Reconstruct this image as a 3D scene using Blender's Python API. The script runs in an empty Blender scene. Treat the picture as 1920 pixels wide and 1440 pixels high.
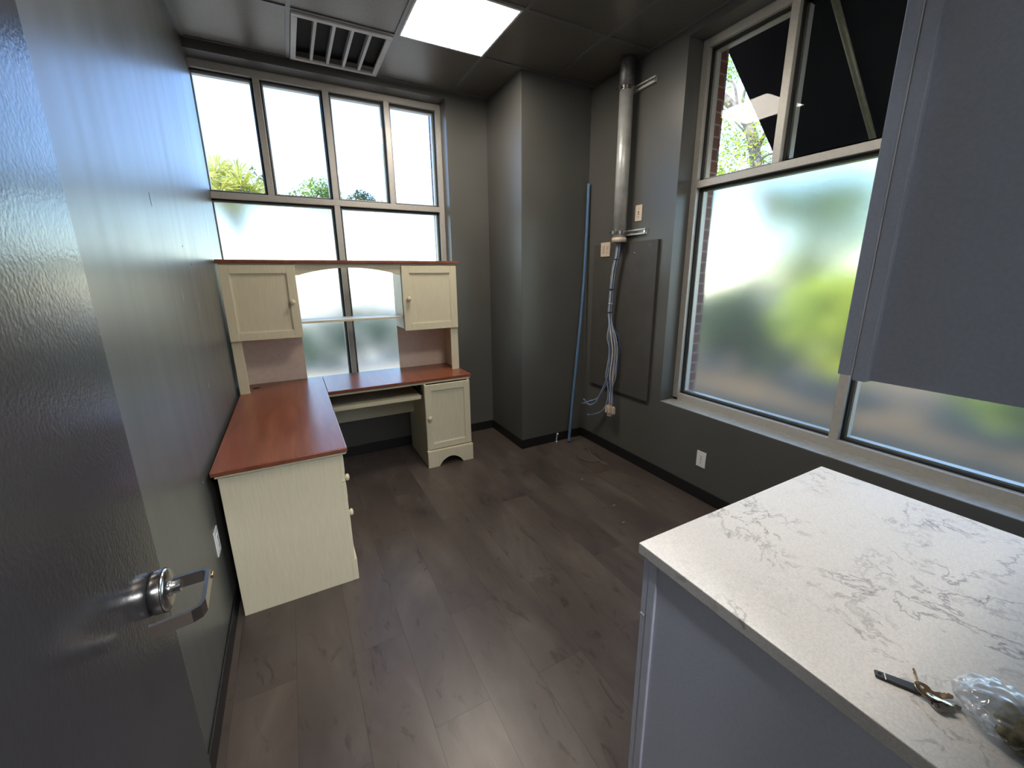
import bpy, bmesh, math, random
from mathutils import Vector, Matrix
random.seed(7)
S = bpy.context.scene
COL = S.collection

# ------------------------------------------------------------------ camera
F_PX, CX, CY = 764.3, 962.0, 705.6
YAW, PITCH, ROLL = 0.49156, 0.24433, -0.009653
H = 1.575
cd = bpy.data.cameras.new('camera'); cam = bpy.data.objects.new('camera', cd); COL.objects.link(cam)
cd.sensor_width = 36.0; cd.lens = F_PX * 36.0 / 1920.0
cd.shift_x = -(CX - 960) / 1920.0; cd.shift_y = (CY - 720) / 1920.0
cd.clip_start = 0.02; cd.clip_end = 300
cy_, sy_, cp_, sp_ = math.cos(YAW), math.sin(YAW), math.cos(PITCH), math.sin(PITCH)
fw = Vector((sy_*cp_, cy_*cp_, -sp_)); rt = Vector((cy_, -sy_, 0)); up = rt.cross(fw)
c_, s_ = math.cos(ROLL), math.sin(ROLL)
r2 = rt*c_ + up*s_; u2 = -rt*s_ + up*c_
M = Matrix((r2, u2, -fw)).transposed().to_4x4(); M.translation = (0, 0, H)
cam.matrix_world = M
S.camera = cam

# ------------------------------------------------------------------ colour management, world, sun
S.view_settings.view_transform = 'Standard'; S.view_settings.look = 'None'
S.view_settings.gamma = 1.0; S.view_settings.use_curve_mapping = False
S.view_settings.exposure = 1.0
W = bpy.data.worlds.new('sky'); S.world = W; W.use_nodes = True
wn = W.node_tree; wn.nodes.clear()
sky = wn.nodes.new('ShaderNodeTexSky'); sky.sky_type = 'NISHITA'; sky.sun_disc = False
sky.sun_elevation = math.radians(48); sky.sun_rotation = math.radians(245)
sky.air_density = 1.0; sky.dust_density = .1; sky.ozone_density = 2.5
bg = wn.nodes.new('ShaderNodeBackground'); bg.inputs['Strength'].default_value = 0.43
wo = wn.nodes.new('ShaderNodeOutputWorld')
tint = wn.nodes.new('ShaderNodeMix'); tint.data_type = 'RGBA'; tint.blend_type = 'MULTIPLY'; tint.inputs[0].default_value = 1.0
tint.inputs[7].default_value = (.90, .98, 1.18, 1)
wn.links.new(sky.outputs[0], tint.inputs[6]); wn.links.new(tint.outputs[2], bg.inputs[0]); wn.links.new(bg.outputs[0], wo.inputs[0])
sl = bpy.data.lights.new('sun', 'SUN'); sl.energy = 4.5; sl.angle = math.radians(0.6); sl.color = (1.0, 0.95, 0.86)
sun = bpy.data.objects.new('sun', sl); COL.objects.link(sun)
el, az = math.radians(48), math.radians(245)   # azimuth from +Y clockwise: behind the building
sdir = Vector((math.sin(az)*math.cos(el), math.cos(az)*math.cos(el), math.sin(el)))
sun.rotation_euler = sdir.to_track_quat('Z', 'Y').to_euler()
PANEL_EMIT = 17.0

# ------------------------------------------------------------------ materials
def lin(r, g, b):
    f = lambda v: (v/255/12.92) if v/255 <= .04045 else ((v/255+.055)/1.055)**2.4
    return (f(r), f(g), f(b), 1)

class N:
    """small node-tree writer"""
    def __init__(s, name):
        s.m = bpy.data.materials.new(name); s.m.use_nodes = True
        s.t = s.m.node_tree; s.t.nodes.clear()
        s.out = s.t.nodes.new('ShaderNodeOutputMaterial')
    def n(s, typ, **kw):
        nd = s.t.nodes.new('ShaderNode' + typ)
        for k, v in kw.items():
            if k in nd.inputs.keys(): s.put(nd, k, v)
            else: setattr(nd, k, v)
        return nd
    def put(s, nd, k, v):
        if isinstance(v, bpy.types.NodeSocket): s.t.links.new(v, nd.inputs[k])
        else: nd.inputs[k].default_value = v
    def coord(s, scale=(1,1,1), loc=(0,0,0), rot=(0,0,0)):
        tc = s.n('TexCoord'); mp = s.n('Mapping'); s.t.links.new(tc.outputs['Object'], mp.inputs[0])
        mp.inputs['Scale'].default_value = scale; mp.inputs['Location'].default_value = loc; mp.inputs['Rotation'].default_value = rot
        return mp.outputs[0]
    def noise(s, vec, scale, detail=3, rough=.5, dist=0):
        nd = s.n('TexNoise'); s.put(nd, 'Vector', vec); s.put(nd, 'Scale', scale); s.put(nd, 'Detail', detail)
        s.put(nd, 'Roughness', rough); s.put(nd, 'Distortion', dist); return nd.outputs['Fac']
    def ramp(s, fac, stops):
        nd = s.n('ValToRGB'); s.t.links.new(fac, nd.inputs[0]); e = nd.color_ramp.elements
        while len(e) < len(stops): e.new(.5)
        for i, (p, c) in enumerate(stops):
            e[i].position = p; e[i].color = c if len(c) == 4 else (*c, 1)
        return nd.outputs[0]
    def mix(s, fac, a, b, mode='MIX'):
        nd = s.n('Mix', data_type='RGBA', blend_type=mode)
        for i, v in ((0, fac), (6, a), (7, b)):
            if isinstance(v, bpy.types.NodeSocket): s.t.links.new(v, nd.inputs[i])
            else: nd.inputs[i].default_value = v
        return nd.outputs[2]
    def math(s, op, a, b=0.0, c=0.0):
        nd = s.n('Math', operation=op)
        for i, v in enumerate((a, b, c)):
            if isinstance(v, bpy.types.NodeSocket): s.t.links.new(v, nd.inputs[i])
            else: nd.inputs[i].default_value = v
        return nd.outputs[0]
    def bump(s, h, strength, dist=.002):
        nd = s.n('Bump'); s.put(nd, 'Height', h); s.put(nd, 'Strength', strength); s.put(nd, 'Distance', dist); return nd.outputs[0]
    def bsdf(s, **kw):
        nd = s.n('BsdfPrincipled')
        for k, v in kw.items(): s.put(nd, k.replace('_', ' '), v)
        return nd
    def done(s, nd):
        s.t.links.new(nd.outputs[0], s.out.inputs[0]); return s.m

def plain(name, col, rough=.5, metal=0, var=.12, scale=30, bump=0, bscale=200, bdist=.001, spec=.5):
    k = N(name); v = k.coord(); nz = k.noise(v, scale, 3)
    dark = tuple(c*(1-var) for c in col[:3]) + (1,); lite = tuple(min(1, c*(1+var)) for c in col[:3]) + (1,)
    c = k.ramp(nz, [(.3, dark), (.7, lite)])
    b = k.bsdf(Base_Color=c, Roughness=rough, Metallic=metal); k.put(b, 'Specular IOR Level', spec)
    if bump: k.put(b, 'Normal', k.bump(k.noise(v, bscale, 2), bump, bdist))
    return k.done(b)

def m_paint():
    k = N('dark grey satin wall paint'); v = k.coord()
    big = k.noise(v, 1.2, 2); c = k.ramp(big, [(.3, lin(82,82,78)), (.7, lin(90,90,86))])
    peel = k.noise(v, 140, 2)
    streak = k.noise(k.coord(scale=(5, 5, .5)), 2.0, 2)
    r = k.math('MULTIPLY_ADD', streak, .14, .27)
    hh = k.math('ADD', k.math('MULTIPLY', peel, .5), k.math('MULTIPLY', streak, 1.2))
    b = k.bsdf(Base_Color=c, Roughness=r, Normal=k.bump(hh, .22, .001)); return k.done(b)
def m_door():
    k = N('black satin door paint'); v = k.coord()
    c = k.ramp(k.noise(v, 3, 2), [(.3, lin(46,46,49)), (.7, lin(53,53,56))])
    hh = k.math('ADD', k.noise(v, 160, 3), k.math('MULTIPLY', k.noise(v, 30, 2), .8))
    b = k.bsdf(Base_Color=c, Roughness=.22, Normal=k.bump(hh, .3, .0012)); return k.done(b)
def m_floor():
    k = N('dark stone look plank floor')
    tc = k.n('TexCoord'); sp = k.n('SeparateXYZ'); k.t.links.new(tc.outputs['Object'], sp.inputs[0])
    cb = k.n('CombineXYZ'); k.put(cb, 'X', k.math('ADD', sp.outputs[1], 6.0 - 1.62 + .15)); k.put(cb, 'Y', k.math('ADD', sp.outputs[0], 2.17 - .27 ))
    br = k.n('TexBrick', offset=.37, offset_frequency=2, squash=1.0)
    k.t.links.new(cb.outputs[0], br.inputs['Vector'])
    k.put(br, 'Scale', 1.0); k.put(br, 'Brick Width', 1.22); k.put(br, 'Row Height', .217); k.put(br, 'Mortar Size', .0011); k.put(br, 'Mortar Smooth', .1); k.put(br, 'Bias', 0.0)
    k.put(br, 'Color1', (0,0,0,1)); k.put(br, 'Color2', (1,1,1,1)); k.put(br, 'Mortar', (.5,.5,.5,1))
    # per-plank shift of the mottling
    vadd = k.n('VectorMath', operation='MULTIPLY_ADD')
    k.t.links.new(br.outputs['Color'], vadd.inputs[0]); vadd.inputs[1].default_value = (7.3, 3.1, 5.0); 
    mp = k.coord(scale=(2.6, .9, 1)); k.t.links.new(mp, vadd.inputs[2])
    n1 = k.noise(vadd.outputs[0], 1.6, 6, .6, .5); n2 = k.noise(vadd.outputs[0], 5, 8, .66, 1.2)
    base = k.ramp(n1, [(.28, lin(60,55,52)), (.46, lin(75,66,61)), (.56, lin(80,73,67)), (.74, lin(97,89,81))])
    dk = k.ramp(n2, [(.34, (.45,.42,.40,1)), (.42, (1,1,1,1))])
    col = k.mix(.75, base, dk, 'MULTIPLY')
    tone = k.ramp(br.outputs['Color'], [(0, (.90,.90,.91,1)), (1, (1.0,.97,.95,1))])
    col = k.mix(1.0, col, tone, 'MULTIPLY')
    col = k.mix(k.math('MULTIPLY', br.outputs['Fac'], .6), col, (.01,.01,.01,1))
    hh = k.math('SUBTRACT', k.math('MULTIPLY', n2, .5), br.outputs['Fac'])
    b = k.bsdf(Base_Color=col, Roughness=k.math('MULTIPLY_ADD', n2, .16, .26), Normal=k.bump(hh, .3, .0015)); return k.done(b)
def m_quartz():
    k = N('white quartz with grey veins'); v = k.coord()
    warp = k.n('VectorMath', operation='ADD')
    nz = k.n('TexNoise'); k.put(nz, 'Vector', v); k.put(nz, 'Scale', 5.0); k.put(nz, 'Detail', 6)
    sc = k.n('VectorMath', operation='SCALE'); k.t.links.new(nz.outputs['Color'], sc.inputs[0]); sc.inputs['Scale'].default_value = .22
    k.t.links.new(v, warp.inputs[0]); k.t.links.new(sc.outputs[0], warp.inputs[1])
    def veins(scale, width):
        f = k.noise(warp.outputs[0], scale, 5, .62)
        d = k.math('ABSOLUTE', k.math('SUBTRACT', f, .5))
        return k.ramp(d, [(0, (1,1,1,1)), (width, (0,0,0,1))])
    a = veins(4.2, .014); b2 = veins(11.0, .03)
    patch = k.ramp(k.noise(v, 3.3, 3), [(.47, (0,0,0,1)), (.60, (1,1,1,1))])
    patch2 = k.ramp(k.noise(k.coord(loc=(4,2,0)), 5.5, 3), [(.50, (0,0,0,1)), (.60, (1,1,1,1))])
    am = k.math('MULTIPLY', a, k.math('MULTIPLY_ADD', patch, .7, .12)); bm_ = k.math('MULTIPLY', b2, k.math('MULTIPLY', patch2, .55))
    f = k.math('MINIMUM', k.math('ADD', am, bm_), 1.0)
    speck = k.ramp(k.noise(v, 260, 2), [(.35, lin(214,212,207)), (.65, lin(228,226,220))])
    col = k.mix(k.math('MULTIPLY', f, .78), speck, lin(104,100,96))
    b = k.bsdf(Base_Color=col, Roughness=.42); return k.done(b)
def m_wood():
    k = N('cherry laminate')
    v = k.coord(scale=(9, .9, 9)); n1 = k.noise(v, 2.2, 5, .6, .6); n2 = k.noise(k.coord(scale=(60, 3, 60)), 2, 4, .6)
    c = k.ramp(n1, [(.3, lin(116,64,44)), (.55, lin(136,78,55)), (.75, lin(152,92,66))])
    c = k.mix(.35, c, k.ramp(n2, [(.3, (.55,.5,.5,1)), (.7, (1,1,1,1))]), 'MULTIPLY')
    b = k.bsdf(Base_Color=c, Roughness=.28); return k.done(b)
def m_cream():
    k = N('cream painted wood'); v = k.coord(scale=(18, 18, 1.5)); n1 = k.noise(v, 6, 4, .6)
    c = k.ramp(n1, [(.3, lin(206,197,168)), (.7, lin(214,206,178))])
    b = k.bsdf(Base_Color=c, Roughness=.45, Normal=k.bump(n1, .15, .0008)); return k.done(b)
def m_tile():
    k = N('dark painted ceiling tile'); v = k.coord()
    n = k.noise(v, 260, 3, .7); n0 = k.noise(v, 90, 2)
    c = k.ramp(n, [(.38, lin(34,32,30)), (.52, lin(92,89,82)), (.66, lin(140,136,127))])
    b = k.bsdf(Base_Color=c, Roughness=.30, Normal=k.bump(k.math('ADD', n, n0), .35, .0012)); k.put(b, 'Specular IOR Level', 1.0); k.put(b, 'Specular Tint', (1.0, .88, .74, 1)); return k.done(b)
def m_brick():
    k = N('red brown brick')
    tc = k.n('TexCoord'); sp = k.n('SeparateXYZ'); k.t.links.new(tc.outputs['Object'], sp.inputs[0])
    cb = k.n('CombineXYZ'); k.put(cb, 'X', k.math('ADD', sp.outputs[0], sp.outputs[1])); k.put(cb, 'Y', sp.outputs[2])
    br = k.n('TexBrick'); k.t.links.new(cb.outputs[0], br.inputs['Vector']); k.put(br, 'Scale', 1.0)
    k.put(br, 'Brick Width', .2); k.put(br, 'Row Height', .075); k.put(br, 'Mortar Size', .006)
    k.put(br, 'Color1', lin(104,62,50)); k.put(br, 'Color2', lin(84,50,42)); k.put(br, 'Mortar', lin(128,112,100))
    b = k.bsdf(Base_Color=br.outputs['Color'], Roughness=.85, Normal=k.bump(k.math('SUBTRACT', 1.0, br.outputs['Fac']), .5, .004)); return k.done(b)
def m_clear(name='clear glass'):
    k = N(name); fr = k.n('Fresnel'); fr.inputs[0].default_value = 1.22
    gl = k.n('BsdfGlossy', Roughness=.0); tr = k.n('BsdfTransparent'); tr.inputs[0].default_value = (.97, .985, .975, 1)
    mx = k.n('MixShader'); k.t.links.new(fr.outputs[0], mx.inputs[0]); k.t.links.new(tr.outputs[0], mx.inputs[1]); k.t.links.new(gl.outputs[0], mx.inputs[2])
    return k.done(mx)
def m_frost():
    k = N('frosted privacy film glass'); grain = k.noise(k.coord(), 350, 2)
    rf = k.n('BsdfRefraction', IOR=1.45); rf.inputs['Roughness'].default_value = .22; rf.inputs['Color'].default_value = (.96,.97,.91,1)
    tl = k.n('BsdfTranslucent'); k.put(tl, 'Color', k.ramp(grain, [(.3, (.80,.84,.82,1)), (.7, (.86,.9,.88,1))]))
    df = k.n('BsdfDiffuse'); df.inputs[0].default_value = (.7,.72,.7,1)
    m1 = k.n('MixShader', Fac=.03); k.t.links.new(rf.outputs[0], m1.inputs[1]); k.t.links.new(tl.outputs[0], m1.inputs[2])
    m2 = k.n('MixShader', Fac=.04); k.t.links.new(m1.outputs[0], m2.inputs[1]); k.t.links.new(df.outputs[0], m2.inputs[2])
    return k.done(m2)
def m_leaf(name, a, b_, sc=1.4, trans=.4):
    k = N(name); c = k.ramp(k.noise(k.coord(), sc, 3), [(.35, a), (.65, b_)])
    d = k.bsdf(Base_Color=c, Roughness=.55); t = k.n('BsdfTranslucent'); k.put(t, 'Color', c)
    mx = k.n('MixShader', Fac=trans); k.t.links.new(d.outputs[0], mx.inputs[1]); k.t.links.new(t.outputs[0], mx.inputs[2]); return k.done(mx)
def m_emit(name, col, st):
    k = N(name); c = k.ramp(k.noise(k.coord(), 2, 1), [(0, col), (1, col)]); e = k.n('Emission', Strength=st); k.put(e, 'Color', c); return k.done(e)
def m_bag():
    k = N('crumpled clear plastic film')
    tr = k.n('BsdfTransparent'); tr.inputs[0].default_value = (.93,.95,.96,1)
    gl = k.n('BsdfGlossy', Roughness=.12); gl.inputs[0].default_value = (1,1,1,1)
    df = k.n('BsdfDiffuse'); df.inputs[0].default_value = (.85,.88,.9,1)
    lw = k.n('LayerWeight', Blend=.35)
    m1 = k.n('MixShader', Fac=.25); k.t.links.new(df.outputs[0], m1.inputs[1]); k.t.links.new(gl.outputs[0], m1.inputs[2])
    m2 = k.n('MixShader'); k.t.links.new(k.math('MULTIPLY_ADD', lw.outputs['Facing'], .6, .30), m2.inputs[0]); k.t.links.new(tr.outputs[0], m2.inputs[1]); k.t.links.new(m1.outputs[0], m2.inputs[2])
    return k.done(m2)

PAINT = m_paint(); DOOR = m_door(); FLOOR = m_floor(); QUARTZ = m_quartz(); WOOD = m_wood(); CREAM = m_cream()
TILE = m_tile(); BRICK = m_brick(); CLEAR = m_clear(); FROST = m_frost(); BAG = m_bag()
ALU = plain('grey anodised aluminium', lin(178,175,166), .38, .2, .05, 60)
SILLM = plain('sill paint lightened for sheen', lin(150,152,146), .3)  # wall paint made lighter, its grazing sheen put into the colour
GASKET = plain('black rubber gasket', lin(18,18,18), .6)
BASEB = plain('black rubber baseboard', lin(24,24,25), .42, 0, .1)
GRID = plain('grey painted ceiling grid', lin(96,94,90), .3, .0, .05, 30, 0, 200, .001, 1.0)
GRIDK = plain('black painted ceiling grid', lin(52,50,48), .4)
VENTM = plain('light grey enamelled vent metal', lin(205,203,196), .3, 0, .04)
BLACK = plain('matt black', lin(14,14,14), .8)
STEEL = plain('satin steel', lin(190,188,184), .22, 1.0, .05, 80)
GALV = plain('galvanised steel', lin(190,192,188), .4, .35, .15, 14)
GALVD = plain('dull galvanised coupling', lin(110,110,110), .5, .8, .3, 40)
CREAMP = plain('cream plastic', lin(205,190,170), .4, 0, .04)
WHITEP = plain('white plastic', lin(225,225,222), .35, 0, .03)
SLOT = plain('dark socket slots', lin(60,55,50), .6)
CAB = plain('grey blue cabinet laminate', lin(200,206,222), .42, 0, .05, 200, .2, 300, .0006)
CABEDGE = plain('pale grey cabinet edge', lin(205,210,224), .35, 0, .05)
CHIP_GLINT = plain('white chip and edge glint', lin(235,235,238), .5)  # real chip on the base door, painted glint on the upper door
BOARD = plain('dark grey painted plywood', lin(72,70,67), .5, 0, .1, 9, .5, 40, .001)
BLUEC = plain('blue conduit plastic', lin(84,114,148), .35, 0, .08)
BLUEW = plain('blue cable jacket', lin(72,96,140), .4)
PALEB = plain('pale grey blue cable', lin(140,152,170), .45)
WHITEW = plain('white cable jacket', lin(205,200,188), .45)
BRASS = plain('worn nickel brass', lin(150,128,98), .3, .95, .2, 90)
NICKEL = plain('worn nickel', lin(170,160,145), .25, .95, .15, 90)
FOB = plain('dark grey plastic fob', lin(58,60,62), .5, 0, .05)
OLIVE = plain('olive brown crushed packing', lin(112,106,78), .8, 0, .35, 60, .8, 80, .004)
PANELB = plain('pinkish beige back panel', lin(226,206,190), .55, 0, .05)
AWN = plain('black awning canvas', lin(22,22,27), .9, 0, .15, 3)
AWNP = plain('awning tube steel', lin(150,145,120), .45, .3)
MULCH = plain('brown mulch soil', lin(92,72,44), .95, 0, .45, 5, .8, 40, .02)
ASPH = plain('grey asphalt', lin(176,164,146), .9, 0, .2, 3)
BARK = plain('grey brown bark', lin(120,108,98), .9, 0, .35, 12, .8, 30, .01)
LEAFY = m_leaf('yellow green leaves', lin(150,170,40), lin(186,196,70))
LEAFG = m_leaf('mid green leaves', lin(70,100,40), lin(140,160,60))
LEAFD = m_leaf('dark green leaves', lin(60,76,44), lin(92,106,62))
PALM = m_leaf('pale yellow spiky leaves', lin(170,170,70), lin(205,200,110))
DIFF = m_emit('lit diffuser', (1.0, .90, .79, 1), PANEL_EMIT)
HALLFILL = m_emit('added hallway fill panel', (.96, .97, 1.0, 1), 52.0)  # emitter added out of view to fill the near side
SCUFFW = plain('bare plaster scuff', lin(196,200,205), .7)
SCUFFD = plain('dark scuff', lin(34,36,40), .6)
DEBRIS = plain('pale debris', lin(150,145,140), .8)

# ------------------------------------------------------------------ mesh helpers
def box(bm, x0, x1, y0, y1, z0, z1, bev=0, seg=2):
    vs = [bm.verts.new((x, y, z)) for x in (x0, x1) for y in (y0, y1) for z in (z0, z1)]
    idx = [(0,1,3,2), (4,6,7,5), (0,4,5,1), (2,3,7,6), (0,2,6,4), (1,5,7,3)]
    fs = [bm.faces.new([vs[i] for i in f]) for f in idx]
    if bev:
        es = {e for f in fs for e in f.edges}
        bmesh.ops.bevel(bm, geom=list(es), offset=bev, segments=seg, profile=.5, affect='EDGES', clamp_overlap=True)
    return vs
def prism(bm, pts, axis, a, b, bev=0):
    """extrude polygon pts (2D) along axis from a to b"""
    def p3(p, t):
        return {'x': (t, p[0], p[1]), 'y': (p[0], t, p[1]), 'z': (p[0], p[1], t)}[axis]
    A = [bm.verts.new(p3(p, a)) for p in pts]; B = [bm.verts.new(p3(p, b)) for p in pts]; n = len(pts)
    fs = [bm.faces.new(A), bm.faces.new(B[::-1])]
    for i in range(n): fs.append(bm.faces.new((A[i], B[i], B[(i+1) % n], A[(i+1) % n])))
    if bev:
        es = {e for f in fs[:2] for e in f.edges}
        bmesh.ops.bevel(bm, geom=list(es), offset=bev, segments=2, affect='EDGES', clamp_overlap=True)
def tube(bm, pts, r, seg=12, cap=True):
    pts = [Vector(p) for p in pts]; rs = r if isinstance(r, (list, tuple)) else [r]*len(pts)
    rings = []; prev = None
    for i, p in enumerate(pts):
        d = (pts[min(i+1, len(pts)-1)] - pts[max(i-1, 0)]).normalized()
        if prev is None:
            a = Vector((0,0,1)) if abs(d.z) < .9 else Vector((1,0,0)); u = d.cross(a).normalized()
        else:
            u = (prev - d*prev.dot(d)).normalized()
        prev = u; w = d.cross(u)
        rings.append([bm.verts.new(p + (u*math.cos(t) + w*math.sin(t))*rs[i]) for t in [2*math.pi*k/seg for k in range(seg)]])
    for a, b in zip(rings, rings[1:]):
        for k in range(seg):
            f = bm.faces.new((a[k], a[(k+1) % seg], b[(k+1) % seg], b[k])); f.smooth = True
    if cap: bm.faces.new(rings[0][::-1]); bm.faces.new(rings[-1])
def lathe(bm, prof, o, d, seg=24):
    """prof: list of (distance along d, radius) from origin o"""
    o = Vector(o); d = Vector(d).normalized()
    tube(bm, [o + d*t for t, _ in prof], [max(r, 1e-4) for _, r in prof], seg)
def smooth(pts, n=6):
    pts = [Vector(p) for p in pts]; out = []
    P = [pts[0]] + pts + [pts[-1]]
    for i in range(1, len(P)-2):
        for k in range(n):
            t = k/n; a, b, c, d = P[i-1], P[i], P[i+1], P[i+2]
            out.append(.5*((2*b) + (c-a)*t + (2*a-5*b+4*c-d)*t*t + (-a+3*b-3*c+d)*t**3))
    out.append(pts[-1]); return out
def obj(name, bm, mat, parent=None, label=None, loc=None):
    """link bm (built in world coordinates) as one mesh object, optionally child of parent"""
    if isinstance(bm, list):
        me = bpy.data.meshes.new(name); me.from_pydata(bm[0], [], bm[1])
    else:
        bmesh.ops.recalc_face_normals(bm, faces=bm.faces)
        me = bpy.data.meshes.new(name); bm.to_mesh(me); bm.free()
    me.materials.append(mat)
    o = bpy.data.objects.new(name, me); COL.objects.link(o)
    if parent:
        o.parent = parent
        w = Vector(parent.location)
        if parent.parent: w = w + Vector(parent.parent.location)
        o.location = -w
    if label: o['label'] = label
    return o
def B(): return bmesh.new()
def bx(name, mat, parent, *dims, bev=0, label=None):
    bm = B(); box(bm, *dims, bev=bev); return obj(name, bm, mat, parent, label)
def tag(o, label, cat, group=None, kind=None):
    o['label'] = label; o['category'] = cat
    if group: o['group'] = group
    if kind: o['kind'] = kind
    return o
def thing(name, label, cat, loc, group=None):
    o = bpy.data.objects.new(name, None); COL.objects.link(o); o.location = loc; o.empty_display_size = .1
    return tag(o, label, cat, group)
def struct(name, bm, mat, label, cat):
    return tag(obj(name, bm, mat), label, cat, kind='structure')

# ------------------------------------------------------------------ room dimensions
XL, XR, YF, ZC = -.415, 2.41, 3.70, 3.065
SILL, HEAD = .62, 3.02
# floor
bm = B(); box(bm, XL-.2, 2.6, -2.4, 3.95, -.08, 0); struct('floor', bm, FLOOR, 'dark brown grey stone-look plank floor', 'floor')
# walls
bm = B(); box(bm, XL-.14, XL, -2.4, 3.838, 0, 3.4)
wl = struct('wall_left', bm, PAINT, 'dark grey glossy wall on the left behind the open door', 'wall')
for (y, z, ln, m, t) in [(2.082,1.86,.05,SCUFFD,.0015), (2.62,1.64,.016,SCUFFD,.003), (2.5,1.72,.01,SCUFFD,.002), (2.30,1.50,.06,SCUFFW,.0012), (2.62,1.44,.022,SCUFFW,.0015), (2.47,1.05,.03,SCUFFW,.002), (1.98,.745,.012,SCUFFW,.002)]:
    b = B(); prism(b, [(y-t, z+ln/2), (y+t*.7, z+ln/2-.004), (y+t*2.2, z-ln*.2), (y+t*1.5, z-ln/2), (y+t*.3, z-ln*.3)], 'x', XL, XL+.0008); obj('scuff_mark', b, m, wl)
bm = B()
box(bm, XL, 1.355, YF, 3.95, 0, SILL); box(bm, XL, 1.355, YF, 3.95, HEAD, 3.4); box(bm, 1.355, 2.62, YF, 3.95, 0, 3.4)
struct('wall_far', bm, PAINT, 'dark grey far wall around the four-light window', 'wall')
bm = B(); box(bm, 1.735, XR, 3.07, YF, 0, 3.4, bev=.004)
struct('wall_column', bm, PAINT, 'boxed-out dark grey column in the far right corner', 'wall')
bm = B()
box(bm, XR, 2.62, 2.11, YF, 0, 3.4); box(bm, XR, 2.62, -.15, 2.11, 0, SILL); box(bm, XR, 2.62, -.15, 2.11, HEAD, 3.4); box(bm, XR, 2.62, -2.4, -.15, 0, 3.4)
struct('wall_right', bm, PAINT, 'dark grey right wall around the wide frosted window', 'wall')
bm = B()
box(bm, XL, -.345, -.15, -.02, 0, 3.4); box(bm, -.345, .64, -.15, -.02, 2.16, 3.4); box(bm, .64, XR, -.15, -.02, 0, 3.4)
struct('wall_near', bm, PAINT, 'dark grey wall with the doorway, behind the cabinets', 'wall')
bm = B(); box(bm, XL-.14, 2.62, -2.5, -2.4, 0, 3.4); struct('wall_hallway', bm, PAINT, 'hallway wall behind the doorway', 'wall')
# roof slab closes the plenum
bm = B(); box(bm, XL-.2, 2.75, -2.5, 4.1, 3.4, 3.5); struct('roof', bm, BLACK, 'dark structural deck above the ceiling', 'roof')
# brick outer leaf
bm = B()
box(bm, 2.625, 2.745, 2.068, 4.1, -.3, 3.5); box(bm, 2.625, 2.745, -2.5, 2.068, -.3, SILL-.03); box(bm, 2.625, 2.745, -2.5, 2.068, HEAD+.03, 3.5)
struct('wall_brick_right', bm, BRICK, 'red brown brick outer face beside the right window', 'wall')
bm = B()
box(bm, -2.5, 1.33, 3.955, 4.1, -.3, SILL-.03); box(bm, -2.5, 1.33, 3.955, 4.1, HEAD+.03, 3.5); box(bm, 1.33, 2.625, 3.955, 4.1, -.3, 3.5); box(bm, -2.5, XL-.14, 3.955, 4.1, SILL-.03, HEAD+.03)
struct('wall_brick_far', bm, BRICK, 'red brown brick outer face of the far wall', 'wall')
# sills
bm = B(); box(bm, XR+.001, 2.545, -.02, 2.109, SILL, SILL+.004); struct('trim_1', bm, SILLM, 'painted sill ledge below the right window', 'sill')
# baseboards
def baseb(name, lab, *dims):
    bm = B(); box(bm, *dims, 0, .088, bev=.003); struct(name, bm, BASEB, lab, 'baseboard')
baseb('baseboard_left', 'black rubber baseboard along the left wall', XL, XL+.009, .0, YF-.009)
baseb('baseboard_far', 'black rubber baseboard under the far window', XL, 1.726, YF-.009, YF)
bm = B(); box(bm, 1.726, 1.735, 3.061, YF, 0, .088, bev=.003); box(bm, 1.735, XR-.009, 3.061, 3.07, 0, .088, bev=.003)
struct('baseboard_column', bm, BASEB, 'black rubber baseboard wrapping the corner column', 'baseboard')
baseb('baseboard_right', 'black rubber baseboard along the right wall', XR-.009, XR, -.02, 3.07)

# ------------------------------------------------------------------ ceiling
XS = [XL, .19, .80, 1.41, 2.02, XR]; YS = [3.66, 3.04, 2.43, 1.82, 1.21, .60, -.02]
PANELS = [(2.43, 'square white lit panel light in the dark ceiling near the far window'), (.60, 'added unseen fill panel in the ceiling above the worktop side of the room')]  # second panel is out of view, added to fill the near side
VENT = (.19, .80, 3.04, 3.66); LAMP = (.80, 1.41, 2.43, 3.04)
bm = B()
for i in range(5):
    for j in range(6):
        x0, x1, y1, y0 = XS[i], XS[i+1], YS[j], YS[j+1]
        if (i, j) in ((1, 0), (2, 1), (2, 4)): continue
        g = .004
        x1c = x1
        if j == 0 and i == 3: x0_, x1_ = x0, 1.735   # column corner
        if i >= 3 and j == 0:
            if i == 3: box(bm, x0+g, 1.733, y0+g, y1-g, ZC+.004, ZC+.02)
            continue
        box(bm, x0+g, x1c-g, y0+g, y1-g, ZC+.004, ZC+.02, bev=.003, seg=1)
ceil = struct('ceiling', bm, TILE, 'dropped ceiling of dark speckled square tiles', 'ceiling')
def bar(bm, x0, x1, y0, y1): box(bm, x0, x1, y0, y1, ZC-.002, ZC+.006); 
bmL, bmK = B(), B(); w = .012
bar(bmL, .19-w, .19+w, -.02, 3.66)
bar(bmL, XL, XL+.022, -.02, 3.66); bar(bmL, XL, .80, 3.648, 3.66)
for y in YS[1:-1]: bar(bmL, XL+.022, .19-w, y-w, y+w); bar(bmL, .19+w, .80-w, y-w, y+w)
bar(bmL, .80-w, .80+w, -.02, 3.66)
bar(bmK, 1.41-w, 1.41+w, -.02, 3.66); bar(bmK, .80+w, 1.735, 3.648, 3.66)
bar(bmK, 2.02-w, 2.02+w, -.02, 3.07); bar(bmK, XR-.022, XR, -.02, 3.07)
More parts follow.
